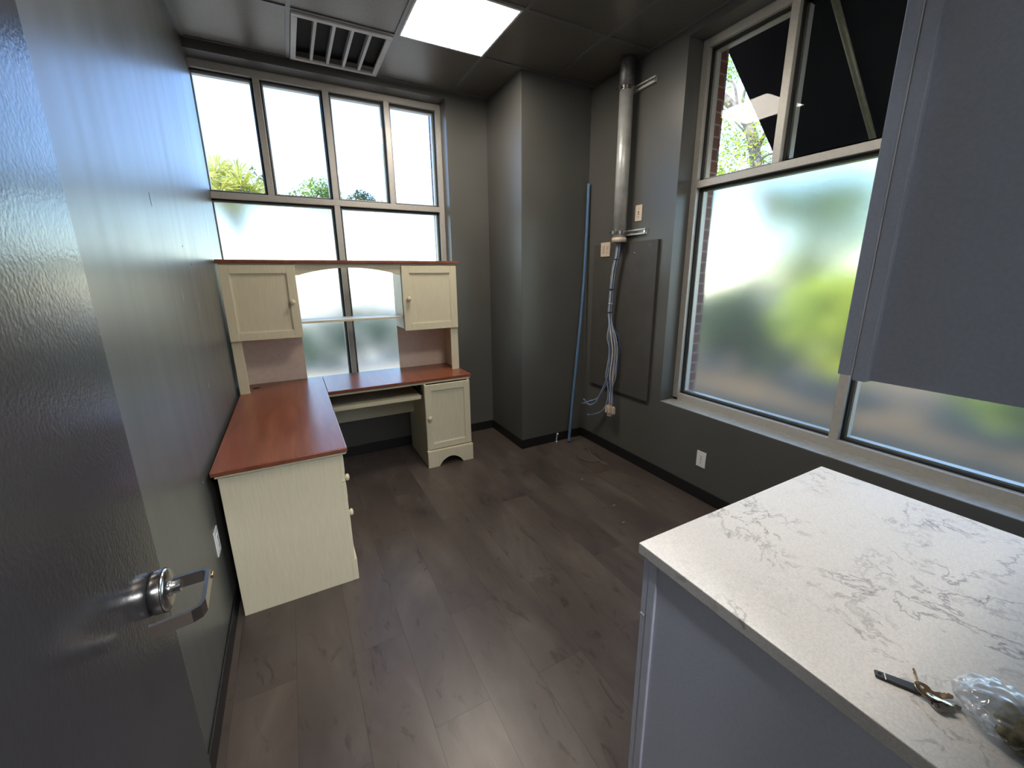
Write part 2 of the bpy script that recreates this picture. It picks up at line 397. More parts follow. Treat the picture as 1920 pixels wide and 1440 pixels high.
for y in YS[1:-1]: bar(bmK, .80+w, 1.41-w, y-w, y+w); bar(bmK, 1.41+w, 2.02-w, y-w, y+w); bar(bmK, 2.02+w, XR-.022, y-w, y+w)
obj('ceiling_grid', bmL, GRID, ceil); obj('ceiling_grid', bmK, GRID, ceil)
# air vent
t = thing('air_vent', 'light grey ceiling air grille with five dark slots near the far window', 'air vent', (.495, 3.35, ZC-.01))
bm = B(); x0, x1, y0, y1 = .205, .786, 3.056, 3.645; f = .034; z0, z1 = ZC-.012, ZC+.004
box(bm, x0, x1, y0, y0+f, z0, z1, bev=.003); box(bm, x0, x1, y1-f, y1, z0, z1, bev=.003); box(bm, x0, x0+f, y0+f, y1-f, z0, z1, bev=.003); box(bm, x1-f, x1, y0+f, y1-f, z0, z1, bev=.003)
obj('frame', bm, VENTM, t)
bx('backing', BLACK, t, x0+.01, x1-.01, y0+.01, y1-.01, ZC+.045, ZC+.05)
iw = (x1-x0-2*f); nb = 5; s_w = .018; ow = (iw-4*s_w)/5
for k in range(4):
    xa = x0+f+ow*(k+1)+s_w*k; bx('slat', VENTM, t, xa, xa+s_w, y0+f, y1-f, ZC-.008, ZC+.03)
# light panel and the added fill panel
for yb, lab in PANELS:
    t = thing('ceiling_light', lab, 'ceiling light', (1.105, yb+.305, ZC))
    bm = B(); x0, x1, y0, y1 = .813, 1.397, yb+.013, yb+.597; f = .012
    box(bm, x0, x1, y0, y0+f, ZC-.004, ZC+.03); box(bm, x0, x1, y1-f, y1, ZC-.004, ZC+.03); box(bm, x0, x0+f, y0+f, y1-f, ZC-.004, ZC+.03); box(bm, x1-f, x1, y0+f, y1-f, ZC-.004, ZC+.03)
    obj('frame', bm, WHITEP, t)
    bx('diffuser', DIFF, t, x0+f, x1-f, y0+f, y1-f, ZC, ZC+.02)
# hallway ceiling + an unseen panel added as fill light
bm = B(); box(bm, XL, XR, -2.4, -.15, 2.75, 2.8); struct('ceiling_hallway', bm, TILE, 'ceiling of the hallway behind the doorway', 'ceiling')
t = thing('ceiling_light', 'added unseen fill panel in the hallway outside the doorway', 'ceiling light', (.5, -1.2, 2.74))
bx('frame', WHITEP, t, .18, .82, -1.52, -.88, 2.735, 2.75); bx('diffuser', HALLFILL, t, .2, .8, -1.5, -.9, 2.73, 2.736)

# ------------------------------------------------------------------ windows
def wbox(bm, plane, u0, u1, d0, d1, z0, z1, bev=0):
    """far window: u = x, d = y ; right window: u = y, d = x"""
    if plane == 'far': box(bm, u0, u1, d0, d1, z0, z1, bev=bev)
    else: box(bm, d0, d1, u0, u1, z0, z1, bev=bev)
def window(name, label, plane, u0, u1, ups, los, D, skip=0):
    """frame face at depth D; ups / los = mullion centres in the upper / lower row"""
    t = thing(name, label, 'window', (0, 0, 0)); t['kind'] = 'structure'
    T0, T1, w, dp = 2.138, 2.183, .022, .105
    bm = B()
    wbox(bm, plane, u0, u0+.045, D, D+dp, SILL+.02, HEAD, .002); wbox(bm, plane, u1-.045, u1, D, D+dp, SILL+.02, HEAD, .002)
    wbox(bm, plane, u0+.045, u1-.045, D, D+dp, HEAD-.05, HEAD, .002); wbox(bm, plane, u0+.045, u1-.045, D, D+dp, SILL, SILL+.055, .002)
    obj('window_frame', bm, ALU, t)
    bm = B(); wbox(bm, plane, u0+.045, u1-.045, D, D+dp, T0, T1, .002); obj('transom', bm, ALU, t)
    def row(cs, z0, z1, mat, pname):
        es = [u0+.045-w] + cs + [u1-.045+w]
        for c in cs:
            bm = B(); wbox(bm, plane, c-w, c+w, D, D+dp, z0, z1, .002); obj('mullion', bm, ALU, t)
        for a, b in zip(es, es[1:]):
            a, b = a+w, b-w
            bm = B(); wbox(bm, plane, a, b, D+.05, D+.056, z0, z1); p = obj(pname, bm, mat, t)
            gk = B(); g = .010
            wbox(gk, plane, a, a+g, D+.032, D+.05, z0, z1); wbox(gk, plane, b-g, b, D+.032, D+.05, z0, z1)
            wbox(gk, plane, a+g, b-g, D+.032, D+.05, z0, z0+g); wbox(gk, plane, a+g, b-g, D+.032, D+.05, z1-g, z1)
            obj('gasket', gk, GASKET, p)
            ob = B(); g = .02
            wbox(ob, plane, a, a+g, D+.058, D+.098, z0, z1); wbox(ob, plane, b-g, b, D+.058, D+.098, z0, z1)
            wbox(ob, plane, a+g, b-g, D+.058, D+.098, z0, z0+g); wbox(ob, plane, a+g, b-g, D+.058, D+.098, z1-g, z1)
            obj('outer_bead', ob, ALU, p)
    row(ups, T1, HEAD-.05, CLEAR, 'clear_pane'); row(los, SILL+.055, T0, FROST, 'frosted_pane')
    return t
window('window_1', 'far window with four clear lights above two frosted panes, behind the desk', 'far', -.475, 1.355, [-.028, .433, .893], [.433], 3.84)
window('window_2', 'wide right window with clear upper lights and frosted lower panes', 'right', -.02, 2.11, [1.545, 1.02, .495], [1.02], 2.545)

# ------------------------------------------------------------------ open door
t = thing('door_1', 'open black flush door in the left foreground with a steel lever', 'door', (-.30, 0, 0)); t['kind'] = 'structure'
bx('door_leaf', DOOR, t, -.325, -.28, -.015, .905, .008, 2.13, bev=.002)
hz = 1.03; hy = .845
bm = B(); lathe(bm, [(0,.036), (.006,.038), (.018,.038), (.021,.037), (.024,.034), (.0245,.02), (.0245,.0001)], (-.28, hy, hz), (1,0,0), 40)
rose = obj('rose', bm, STEEL, t)
bm = B(); lathe(bm, [(0,.0384), (.0015,.0384)], (-.262, hy, hz), (1,0,0), 40); obj('rose_seam', bm, BLACK, rose)
bm = B(); lathe(bm, [(0,.013), (.004,.013), (.006,.0105), (.018,.0105)], (-.2575, hy, hz), (1,0,0), 24)
# flat strap lever: out, along towards the hinge, back to the door
path = [(-.250, hy+.004), (-.206, hy+.006), (-.197, hy-.002), (-.192, hy-.085), (-.196, hy-.097), (-.206, hy-.103), (-.258, hy-.112)]
th = .0065; outer = []; inner = []
for i, p in enumerate(path):
    a = Vector(path[max(i-1, 0)]); b = Vector(path[min(i+1, len(path)-1)]); d = (b-a).normalized(); nrm = Vector((-d.y, d.x))
    outer.append((p[0]+nrm.x*th/2, p[1]+nrm.y*th/2)); inner.append((p[0]-nrm.x*th/2, p[1]-nrm.y*th/2))
n = len(path)
for i in range(n-1):
    prism(bm, [outer[i], outer[i+1], inner[i+1], inner[i]], 'z', hz-.006, hz+.017)
bmesh.ops.remove_doubles(bm, verts=bm.verts, dist=.0001)
obj('lever_handle', bm, STEEL, t)
bm = B(); tube(bm, [(-.196, hy+.006, hz), (-.191, hy+.006, hz)], .006, 16); obj('key_cylinder', bm, BRASS, t)
# door frame on the doorway
bm = B(); box(bm, -.345, -.327, -.155, -.015, 0, 2.16); box(bm, .62, .64, -.155, -.015, 0, 2.16); box(bm, -.327, .62, -.155, -.015, 2.14, 2.16)
struct('trim_2', bm, DOOR, 'black steel frame of the doorway', 'door frame')

# ------------------------------------------------------------------ electrical plates
def plate(name, lab, cat, x, y, z, w, h, face, mat, kind):
    """face: +1 plate faces +x, -1 faces -x"""
    t = thing(name, lab, cat, (x, y, z)); a, b = (x, x+.005) if face > 0 else (x-.005, x)
    bx('cover_plate', mat, t, a, b, y-w/2, y+w/2, z-h/2, z+h/2, bev=.0018)
    fx = b if face > 0 else a
    def pc(nm, m, dy, dz, ww, hh, d=.0015, parent=t):
        return bx(nm, m, parent, min(fx, fx+face*d), max(fx, fx+face*d), y+dy-ww/2, y+dy+ww/2, z+dz-hh/2, z+dz+hh/2)
    if kind == 'duplex':
        for s in (-1, 1):
            r = pc('receptacle', mat, 0, s*.019, .032, .028, .002)
            for dy in (-.006, .006): pc('slot', SLOT, dy, s*.019+.003, .0025, .009, .0025, r)
            pc('slot', SLOT, 0, s*.019-.008, .005, .005, .0025, r)
        pc('screw', STEEL, 0, 0, .006, .006)
    elif kind == 'switch':
        pc('toggle_slot', SLOT, 0, 0, .010, .024, .001); 
        bm = B(); prism(bm, [(z+.006, 0), (z-.004, 0), (z+.002, .012), (z+.008, .012)], 'x', 0, 1)
        bm.free()
        pc('toggle', mat, 0, -.004, .008, .012, .012)
        for s in (-1, 1): pc('screw', STEEL, 0, s*.03, .006, .006)
    elif kind == 'quad':
        for sy in (-1, 1):
            for sz in (-1, 1):
                r = pc('receptacle', mat, sy*.023, sz*.020, .030, .028, .002)
                for dy in (-.006, .006): pc('slot', SLOT, sy*.023+dy, sz*.020+.003, .003, .010, .0025, r)
                pc('slot', SLOT, sy*.023, sz*.020-.008, .006, .006, .0025, r)
            pc('screw', STEEL, sy*.023, 0, .006, .006)
    return t
plate('light_switch', 'cream toggle switch plate right of the steel conduit', 'light switch', XR, 2.452, 2.02, .068, .115, -1, CREAMP, 'switch')
plate('wall_outlet', 'cream double-gang outlet left of the hanging cables', 'outlet', XR-.0236, 2.785, 1.772, .115, .115, -1, CREAMP, 'quad')
plate('wall_outlet', 'white outlet low on the right wall below the window', 'outlet', XR, 1.705, .302, .072, .115, -1, WHITEP, 'duplex')
plate('wall_outlet', 'white outlet on the left wall beside the desk end', 'outlet', XL, 1.995, .452, .072, .118, 1, WHITEP, 'duplex')

# ------------------------------------------------------------------ L-shaped desk
def door_panel(name, parent, x0, x1, z0, z1, y, mat=CREAM, st=.052, th=.019):
    """shaker door: front face at y, recessed panel, seen from -y"""
    bm = B()
    box(bm, x0, x0+st, y, y+th, z0, z1, bev=.002); box(bm, x1-st, x1, y, y+th, z0, z1, bev=.002)
    box(bm, x0+st, x1-st, y, y+th, z0, z0+st, bev=.002); box(bm, x0+st, x1-st, y, y+th, z1-st, z1, bev=.002)
    q = .006   # moulded inner edge
    a0, a1, b0, b1 = x0+st, x1-st, z0+st, z1-st
    for poly in ([(a0, b0), (a0+q, b0+q), (a0+q, b1-q), (a0, b1)], [(a1, b0), (a1, b1), (a1-q, b1-q), (a1-q, b0+q)], [(a0, b0), (a1, b0), (a1-q, b0+q), (a0+q, b0+q)], [(a0, b1), (a0+q, b1-q), (a1-q, b1-q), (a1, b1)]):
        prism(bm, poly, 'y', y+.005, y+th-.001)
    box(bm, a0, a1, y+.009, y+th-.002, b0, b1)
    return obj(name, bm, mat, parent)
def knob(parent, o, d):
    bm = B(); lathe(bm, [(0,.008), (.006,.0065), (.010,.007), (.015,.017), (.020,.0195), (.027,.018), (.031,.012), (.0325,.0005)], o, d, 20)
    return obj('knob', bm, CREAM, parent)
desk = thing('corner_desk', 'cream L-shaped corner desk with a cherry wood top', 'desk', (.1, 2.9, 0))
# tops
bm = B(); box(bm, -.397, .155, 2.012, 3.685, .742, .765, bev=.004)
bmesh.ops.bisect_plane; dt = obj('desktop', bm, WOOD, desk, 'long left cherry desktop')
bm = B(); lathe(bm, [(0,.0245), (.0022,.0245), (.003,.021)], (-.306, 3.52, .765), (0,0,1), 24); obj('cable_grommet', bm, SLOT, dt)
bm = B(); box(bm, .1575, 1.272, 3.127, 3.685, .742, .765, bev=.004); obj('desktop', bm, WOOD, desk, 'right cherry desktop below the window')
bm = B(); box(bm, .16, 1.262, 3.137, 3.155, .724, .742, bev=.003); box(bm, 1.245, 1.262, 3.155, 3.67, .724, .742, bev=.003); box(bm, -.385, .148, 2.024, 2.04, .728, .742, bev=.002); box(bm, .130, .148, 2.04, 3.12, .728, .742, bev=.002)
obj('top_moulding', bm, CREAM, desk)
# left drawer pedestal
bm = B(); box(bm, -.376, .115, 2.038, 2.056, 0, .73, bev=.0015); obj('side_panel', bm, CREAM, desk, 'plain cream end panel facing the room')
bx('side_panel', CREAM, desk, -.376, .115, 2.50, 2.518, 0, .73)
bx('back_panel', CREAM, desk, -.376, -.362, 2.056, 3.66, .05, .73)
bx('side_panel', CREAM, desk, -.362, .115, 3.64, 3.658, 0, .73)
bx('bottom_panel', CREAM, desk, -.362, .112, 2.056, 2.50, .08, .096)
for z0, z1, kz in ((.572, .722, .65), (.420, .568, .492), (.128, .416, .275)):
    bm = B(); box(bm, .115, .133, 2.044, 2.514, z0, z1, bev=.0025)
    box(bm, .133, .137, 2.085, 2.473, z0+.035, z1-.035, bev=.002)
    d = obj('drawer', bm, CREAM, desk); knob(d, (.1365, 2.26, kz), (1, 0, 0))
bm = B()
arc = [(2.12 + .32*k/12, .02 + .062*math.sin(math.pi*k/12)) for k in range(13)]
prism(bm, [(2.04, 0), (2.11, 0)] + arc + [(2.45, 0), (2.518, 0), (2.518, .122), (2.04, .122)], 'x', .115, .143, bev=.002)
obj('plinth', bm, CREAM, desk)
# right pedestal with cupboard door
bm = B(); box(bm, .857, .875, 3.135, 3.655, 0, .725, bev=.001); obj('side_panel', bm, CREAM, desk)
bx('side_panel', CREAM, desk, 1.232, 1.25, 3.135, 3.655, 0, .725)
bx('back_panel', CREAM, desk, .875, 1.232, 3.640, 3.654, .05, .725)
bx('bottom_panel', CREAM, desk, .875, 1.232, 3.14, 3.64, .10, .116)
bx('stile', CREAM, desk, .857, .872, 3.118, 3.135, .15, .725)
dr = door_panel('door', desk, .860, 1.248, .158, .716, 3.114); knob(dr, (.886, 3.114, .44), (0, -1, 0))
bm = B(); arc = [(.945 + .218*k/16, .0 + .075*math.sin(math.pi*k/16)**.7) for k in range(17)]
prism(bm, [(.852, 0)] + arc + [(1.255, 0), (1.255, .142), (.852, .142)], 'y', 3.100, 3.134, bev=.002)
box(bm, .851, 1.256, 3.104, 3.134, .142, .150, bev=.003)
obj('plinth', bm, CREAM, desk)
# modesty panel, tray
bx('modesty_panel', CREAM, desk, .155, .857, 3.50, 3.515, .39, .742)
bm = B(); box(bm, .175, .84, 3.17, 3.48, .612, .628, bev=.002); box(bm, .175, .84, 3.152, 3.172, .600, .632, bev=.004)
tray = obj('keyboard_tray', bm, CREAM, desk)
for x in (.160, .842):
    bm = B(); box(bm, x, x+.012, 3.16, 3.47, .630, .655); box(bm, x, x+.012, 3.20, 3.24, .655, .742); obj('runner', bm, BLACK, desk)

# ------------------------------------------------------------------ hutch
ht = thing('desk_hutch', 'cream hutch with two cupboards and a cherry top board standing on the desk', 'hutch', (.43, 3.5, .765))
bx('top_board', WOOD, ht, -.405, 1.272, 3.335, 3.675, 1.668, 1.690, bev=.003)
bx('top_rail', CREAM, ht, -.395, .05, 3.36, 3.378, 1.655, 1.668); bx('top_rail', CREAM, ht, .80, 1.26, 3.36, 3.378, 1.655, 1.668)
for x0, x1 in ((-.393, -.376), (1.238, 1.255)):
    bx('side_panel', CREAM, ht, x0, x1, 3.379, 3.66, .765, 1.668)
for x0, x1 in ((.036, .053), (.797, .814)):
    bx('side_panel', CREAM, ht, x0, x1, 3.379, 3.66, 1.150, 1.668)
for x0, x1 in ((-.376, .036), (.814, 1.238)):
    bx('cupboard_bottom', CREAM, ht, x0, x1, 3.379, 3.655, 1.150, 1.166)
for x0, x1, nm in ((-.395, -.334, 'left'), (1.190, 1.256, 'right')):
    bx('post', CREAM, ht, x0, x1, 3.361, 3.379, .765, 1.150, bev=.002)
bx('back_panel', PANELB, ht, -.376, .045, 3.660, 3.668, .765, 1.668, label='pinkish beige back panel')
bx('back_panel', PANELB, ht, .800, 1.238, 3.660, 3.668, .765, 1.668, label='pinkish beige back panel')
d1 = door_panel('door', ht, -.394, .052, 1.146, 1.655, 3.341, st=.056); knob(d1, (.012, 3.341, 1.40), (0, -1, 0))
d2 = door_panel('door', ht, .799, 1.254, 1.137, 1.652, 3.341, st=.058); knob(d2, (.838, 3.341, 1.395), (0, -1, 0))
bm = B(); arc = [(.075 + (.775-.075)*k/20, 1.585 + .052*math.sin(math.pi*k/20)**.85) for k in range(21)]
pts = [(.0531, 1.668), (.0531, 1.585)] + arc + [(.7969, 1.585), (.7969, 1.668)]
prism(bm, pts, 'y', 3.362, 3.378, bev=.001); obj('arched_valance', bm, CREAM, ht)
bx('shelf', CREAM, ht, .0531, .7969, 3.39, 3.62, 1.238, 1.254, bev=.001)

# ------------------------------------------------------------------ base cabinet, worktop, upper cabinet
bc = thing('base_cabinet', 'grey base cabinet with a shallow stile in the right foreground', 'cabinet', (1.15, .3, 0))
bx('side_panel', CAB, bc, .728, .744, -.015, .605, .0, .879)
bx('side_panel', CAB, bc, 1.52, 1.536, -.015, .605, .0, .879)
bx('bottom_panel', CAB, bc, .744, 1.52, 0.0, .60, .10, .116)
bx('face_frame', CABEDGE, bc, .721, .744, .598, .622, .0, .879, bev=.002)
bx('face_frame', CABEDGE, bc, 1.52, 1.541, .598, .622, .0, .879, bev=.002)
bx('toe_kick', BLACK, bc, .744, 1.52, .54, .55, 0, .10)
d = bx('drawer_front', CABEDGE, bc, .722, 1.54, .6225, .641, .700, .868, bev=.002)
for a, b in ((.7225, 1.129), (1.132, 1.54)):
    d = bx('door', CABEDGE, bc, a, b, .6225, .641, .11, .694, bev=.0015)
    if a < 1:
        bx('chipped_corner', CHIP_GLINT, d, .7215, .735, .6235, .6415, .6935, .6955)
        hb = B(); tube(hb, smooth([(1.09, .641, .55), (1.09, .668, .56), (1.09, .668, .66), (1.09, .641, .67)], 5), .005, 10); obj('handle', hb, STEEL, d)
bx('worktop', QUARTZ, None, .706, 1.577, -.018, .648, .880, .910, bev=.002)
tag(bpy.data.objects['worktop'], 'white quartz worktop with grey veins on the base cabinet', 'worktop')
uc = thing('wall_cabinet', 'grey upper wall cabinet hanging above the worktop', 'cabinet', (1.15, .0, 1.42))
bx('side_panel', CAB, uc, .731, .747, -.018, .262, 1.42, 2.95)
bx('side_panel', CAB, uc, 1.52, 1.536, -.018, .262, 1.42, 2.95)
bx('bottom_panel', CAB, uc, .747, 1.52, -.018, .262, 1.435, 1.45)
bx('top_panel', CAB, uc, .747, 1.52, -.018, .262, 2.93, 2.945)
bx('face_frame', CAB, uc, .721, .747, .262, .2795, 1.418, 2.95, bev=.0015)
bx('face_frame', CAB, uc, 1.52, 1.541, .262, .2795, 1.418, 2.95, bev=.0015)
for a, b in ((.7205, 1.129), (1.132, 1.54)):
    d = bx('door', CAB, uc, a, b, .2815, .2985, 1.424, 2.945, bev=.0012)
    if a < 1: bx('edge_glint', CHIP_GLINT, d, .7203, .7215, .2797, .2813, 1.424, 2.945)  # pale strip paints in the bright line of light at the door gap
    hb = B(); hx = 1.09 if a < 1 else 1.17; tube(hb, smooth([(hx, .2985, 1.48), (hx, .325, 1.49), (hx, .325, 1.59), (hx, .2985, 1.60)], 5), .005, 10); obj('handle', hb, STEEL, d)

# ------------------------------------------------------------------ conduit, struts, board, cables
PX, PY = 2.335, 2.572
t = thing('metal_conduit', 'thick galvanised steel conduit dropping from the ceiling on the right wall', 'conduit', (PX, PY, 1.85))
bm = B(); tube(bm, [(PX, PY, 1.845), (PX, PY, 2.90)], .050, 32); obj('pipe', bm, GALV, t)
bm = B(); lathe(bm, [(0, .050), (.004, .055), (.19, .055), (.195, .050)], (PX, PY, 2.885), (0,0,1), 32); obj('coupling', bm, GALVD, t)
bm = B(); lathe(bm, [(0, .046), (.002, .056), (.034, .057), (.037, .052)], (PX, PY, 1.812), (0,0,1), 32); obj('bushing', bm, CREAMP, t)
bm = B(); lathe(bm, [(0, .001), (.001, .040), (.002, .040)], (PX, PY, 1.811), (0,0,1), 24); obj('pipe_mouth', bm, BLACK, t)
for lab, zc in (('upper steel strut channel clamping the conduit near the ceiling', 2.872), ('lower steel strut channel clamping the conduit above the bushing', 1.883)):
    s = thing('strut_channel', lab, 'strut channel', (XR, 2.5, zc), 'strut channels holding the conduit')
    bm = B(); x0, x1, y0, y1 = 2.388, XR, 2.355, 2.665
    box(bm, x1-.003, x1, y0, y1, zc-.02, zc+.02); box(bm, x0, x1-.003, y0, y1, zc+.017, zc+.02); box(bm, x0, x1-.003, y0, y1, zc-.02, zc-.017)
    box(bm, x0, x0+.003, y0, y1, zc+.010, zc+.017); box(bm, x0, x0+.003, y0, y1, zc-.017, zc-.010)
    obj('channel', bm, GALV, s)
    bm = B(); tube(bm, [(2.4069, 2.375, zc), (2.398, 2.375, zc)], .011, 6); bolt = obj('bolt', bm, STEEL, s)
    bm = B()
    ring = [(PX + .0535*math.cos(a), PY + .0535*math.sin(a), zc) for a in [math.radians(-35 - 290*k/20 + 0) for k in range(21)]]
    for a, b in zip(ring, ring[1:]):
        pa, pb = Vector(a), Vector(b)
        ca, cb = Vector((PX, PY, zc)), Vector((PX, PY, zc))
        ia, ib = ca + (pa-ca)*.955, cb + (pb-cb)*.955; oa, ob_ = ca + (pa-ca)*1.0, cb + (pb-cb)*1.0
        prism(bm, [(oa.x, oa.y), (ob_.x, ob_.y), (ib.x, ib.y), (ia.x, ia.y)], 'z', zc-.014, zc+.014)
    box(bm, 2.372, 2.400, PY-.040, PY-.034, zc-.012, zc+.012); box(bm, 2.372, 2.400, PY+.034, PY+.040, zc-.012, zc+.012)
    box(bm, PX-.070, PX-.052, PY-.010, PY+.010, zc-.012, zc+.012); tube(bm, [(PX-.062, PY-.02, zc), (PX-.062, PY+.035, zc)], .004, 8)
    obj('pipe_clamp', bm, STEEL, s)
t = bx('backing_board', BOARD, None, 2.387, XR-.0004, 2.222, 2.938, .588, 1.815, bev=.001)
tag(t, 'tall dark grey plywood board fixed on the right wall behind the cables', 'board')
for y, z in ((2.45, 1.73), (2.42, 1.60), (2.55, 1.50), (2.72, 1.55), (2.86, 1.25), (2.30, 1.78), (2.88, .98), (2.31, 1.25)):
    b = B(); lathe(b, [(0, .004), (.001, .003), (.0012, .0002)], (2.3868, y, z), (-1,0,0), 8); obj('screw', b, STEEL, t)

# cables: each bundle strand group is one hanging bundle; the strands fan out at the bottom
cb = thing('cable_bundle', 'bundle of blue and white data cables hanging out of the conduit', 'cable', (2.32, 2.57, 1.81))
spine = [(2.335, 2.572, 1.83), (2.33, 2.578, 1.72), (2.325, 2.60, 1.62), (2.325, 2.615, 1.50), (2.33, 2.628, 1.36), (2.335, 2.638, 1.26), (2.335, 2.622, 1.16)]
mid = [(2.34, 2.595, 1.06), (2.345, 2.58, .95), (2.345, 2.585, .82), (2.34, 2.59, .72)]
rnd = random.Random(3)
def strand(offs, pts, r, mat, nm='cable', parent=cb):
    o = [Vector(p) + Vector((offs[0]*k, offs[1]*k, 0)) for p, k in pts]
    bm = B(); tube(bm, smooth(o, 5), r, 6); return obj(nm, bm, mat, parent)
for i in range(12):
    a = 2*math.pi*i/12 + rnd.random()*.4; rr = .007 + .007*(i % 2)
    off = (math.cos(a)*rr, math.sin(a)*rr)
    pts = [(p, 1) for p in spine]
    for p in mid: pts.append((p, 1.9 + rnd.random()*1.6))
    if i < 4:     # strands bending left towards the column
        k = i*.012
        pts += [((2.33, 2.64, .64), 1.2), ((2.31, 2.72, .50 - k), 1.0), ((2.29, 2.80, .45 - k), .6), ((2.27 - k, 2.87 - (.06 if i == 3 else 0), .415 + (.06 if i == 3 else 0)), .5)]
        m = (PALEB, BLUEW, BLUEW, PALEB)[i]
    elif i < 6:
        pts += [((2.34, 2.60, .60), 1), ((2.335, 2.60, .50), 1), ((2.32, 2.64, .40), 1), ((2.30, 2.74 + .03*(i-4), .345 - .02*(i-4)), .5), ((2.29, 2.80 + .02*(i-4), .318), .3)]
        m = BLUEW if i == 4 else PALEB
    else:
        pts += [((2.34, 2.585, .62), 1.0), ((2.335, 2.582, .54), 1.4), ((2.335, 2.58, .475), 1.6)]
        m = (WHITEW, BLUEW, WHITEW, PALEB, WHITEW, BLUEW)[i-6]
    strand(off, pts, .0046 if i % 3 else .0056, m)
for z, sp in ((1.685, 0), (1.44, 0), (1.255, 0), (1.33, 1)):
    # nearest spine point
    p = min(smooth(spine, 8), key=lambda q: abs(q.z - z))
    bm = B(); lathe(bm, [(0, .018), (.001, .0195), (.006, .0195), (.007, .018)], (p.x, p.y, p.z), (0,0,1), 14); obj('cable_tie', bm, (BLACK, WHITEW)[sp], cb)
for k, (dx, dy, dz, sx) in enumerate([(0, 0, 0, .012), (.012, -.03, -.02, .010), (-.006, .030, -.018, .010), (.0, .004, -.045, .013), (-.016, -.012, -.012, .011)]):
    c = Vector((2.335+dx, 2.58+dy, .445+dz)); bm = B()
    box(bm, c.x-.013, c.x+.013, c.y-sx*1.35, c.y+sx*1.35, c.z-.034, c.z+.028, bev=.003); box(bm, c.x-.006, c.x+.006, c.y-sx*.5, c.y+sx*.5, c.z+.026, c.z+.036)
    obj('plug', bm, CREAMP if k != 3 else WHITEW, cb)

bm = B(); tube(bm, smooth([(2.195, 2.975, .002), (2.225, 2.985, .30), (2.275, 3.0, .75), (2.33, 3.02, 1.2), (2.37, 3.035, 1.7), (2.388, 3.042, 2.33)], 8), .0135, 16)
t = obj('flexible_conduit', bm, BLUEC); tag(t, 'blue plastic conduit leaning in the corner beside the column', 'conduit')
t = thing('cable_stub', 'short clear tube stub with a white tip at the foot of the column', 'cable', (2.10, 3.045, 0))
bm = B(); tube(bm, smooth([(2.098, 3.04, .002), (2.100, 3.045, .03), (2.112, 3.05, .07)], 4), .006, 8); obj('tube', bm, PALEB, t)
bm = B(); tube(bm, [(2.112, 3.05, .068), (2.116, 3.05, .085)], .008, 8); obj('cap', bm, WHITEP, t)
bm = B(); tube(bm, [(2.097, 3.0395, .001), (2.098, 3.04, .012)], .009, 8); obj('cap', bm, WHITEP, t)
bm = B(); tube(bm, smooth([(2.10, 2.72, .003), (2.06, 2.64, .004), (2.09, 2.54, .003), (2.16, 2.50, .003), (2.22, 2.54, .005), (2.25, 2.66, .004)], 6), .0018, 6)
tag(obj('wire_offcut', bm, SCUFFD), 'thin dark wire offcut curled on the floor near the corner', 'wire')
bm = B(); tube(bm, smooth([(2.26, 2.76, .003), (2.20, 2.64, .006), (2.19, 2.50, .003), (2.20, 2.43, .003)], 6), .0018, 6)
tag(obj('wire_offcut', bm, PALEB), 'thin pale wire offcut lying on the floor by the corner', 'wire')
for (px, py, lab) in ((1.735, 1.735, 'tiny pale scrap on the floor, nearest the worktop'), (1.82, 1.92, 'tiny pale scrap on the floor in front of the low wall outlet'), (1.86, 2.33, 'tiny pale scrap on the floor, nearest the corner column')):
    bm = B(); box(bm, px-.012, px+.012, py-.003, py+.003, 0, .0025, bev=.001); o = obj('debris_scrap', bm, DEBRIS); tag(o, lab, 'debris', 'scraps on the floor')

# ------------------------------------------------------------------ keys and plastic bag on the worktop
ZT = .910
ks = thing('key_bunch', 'bunch of worn keys with a dark grey fob on the white worktop', 'keys', (.82, .15, ZT))
def key(p, ang, L, mat, z=ZT+.002, tilt=0, roll=0):
    bm = B(); nseg = 18
    for q in range(nseg):      # ring-shaped bow with an off-centre hole
        a0, a1 = 2*math.pi*q/nseg, 2*math.pi*(q+1)/nseg
        P = [(.0085*math.cos(a0), .0078*math.sin(a0)), (.0085*math.cos(a1), .0078*math.sin(a1)), (-.003+.0028*math.cos(a1), .0028*math.sin(a1)), (-.003+.0028*math.cos(a0), .0028*math.sin(a0))]
        prism(bm, P, 'z', 0, .0022)
    bmesh.ops.remove_doubles(bm, verts=bm.verts, dist=.00005)
    pts = [(.0075, -.004), (L, -.004), (L+.004, 0), (L-.001, .004)]
    x = L-.005
    while x > .018: pts += [(x, .0025), (x-.003, .0042)]; x -= .006
    pts += [(.0075, .0042)]
    prism(bm, pts, 'z', 0.0002, .002)
    R = Matrix.Rotation(ang, 4, 'Z') @ Matrix.Rotation(tilt, 4, 'Y') @ Matrix.Rotation(roll, 4, 'X')
    bmesh.ops.transform(bm, matrix=Matrix.Translation((p[0], p[1], z)) @ R, verts=bm.verts)
    return obj('key', bm, mat, ks)
# fob : rounded strap from (.793,.197) to (.820,.148)
a, b = Vector((.796, .196, 0)), Vector((.824, .146, 0)); d = (b-a); L = d.length; ang = math.atan2(d.y, d.x)
bm = B(); box(bm, 0, L, -.009, .009, 0, .005, bev=.0018, seg=3)
for v in bm.verts:
    if v.co.x < .003: v.co.y *= .72
R = Matrix.Translation((a.x, a.y, ZT+.0005)) @ Matrix.Rotation(ang, 4, 'Z'); bmesh.ops.transform(bm, matrix=R, verts=bm.verts); fob = obj('key_fob', bm, FOB, ks)
bm = B(); box(bm, .012, .0135, -.008, .008, .0049, .0053); bmesh.ops.transform(bm, matrix=R, verts=bm.verts); obj('stripe', bm, WHITEP, fob)
bm = B(); lathe(bm, [(0,.0025), (.0006,.0025)], (.006, 0, .0048), (0,0,1), 12); bmesh.ops.transform(bm, matrix=R, verts=bm.verts); obj('eyelet', bm, BLACK, fob)
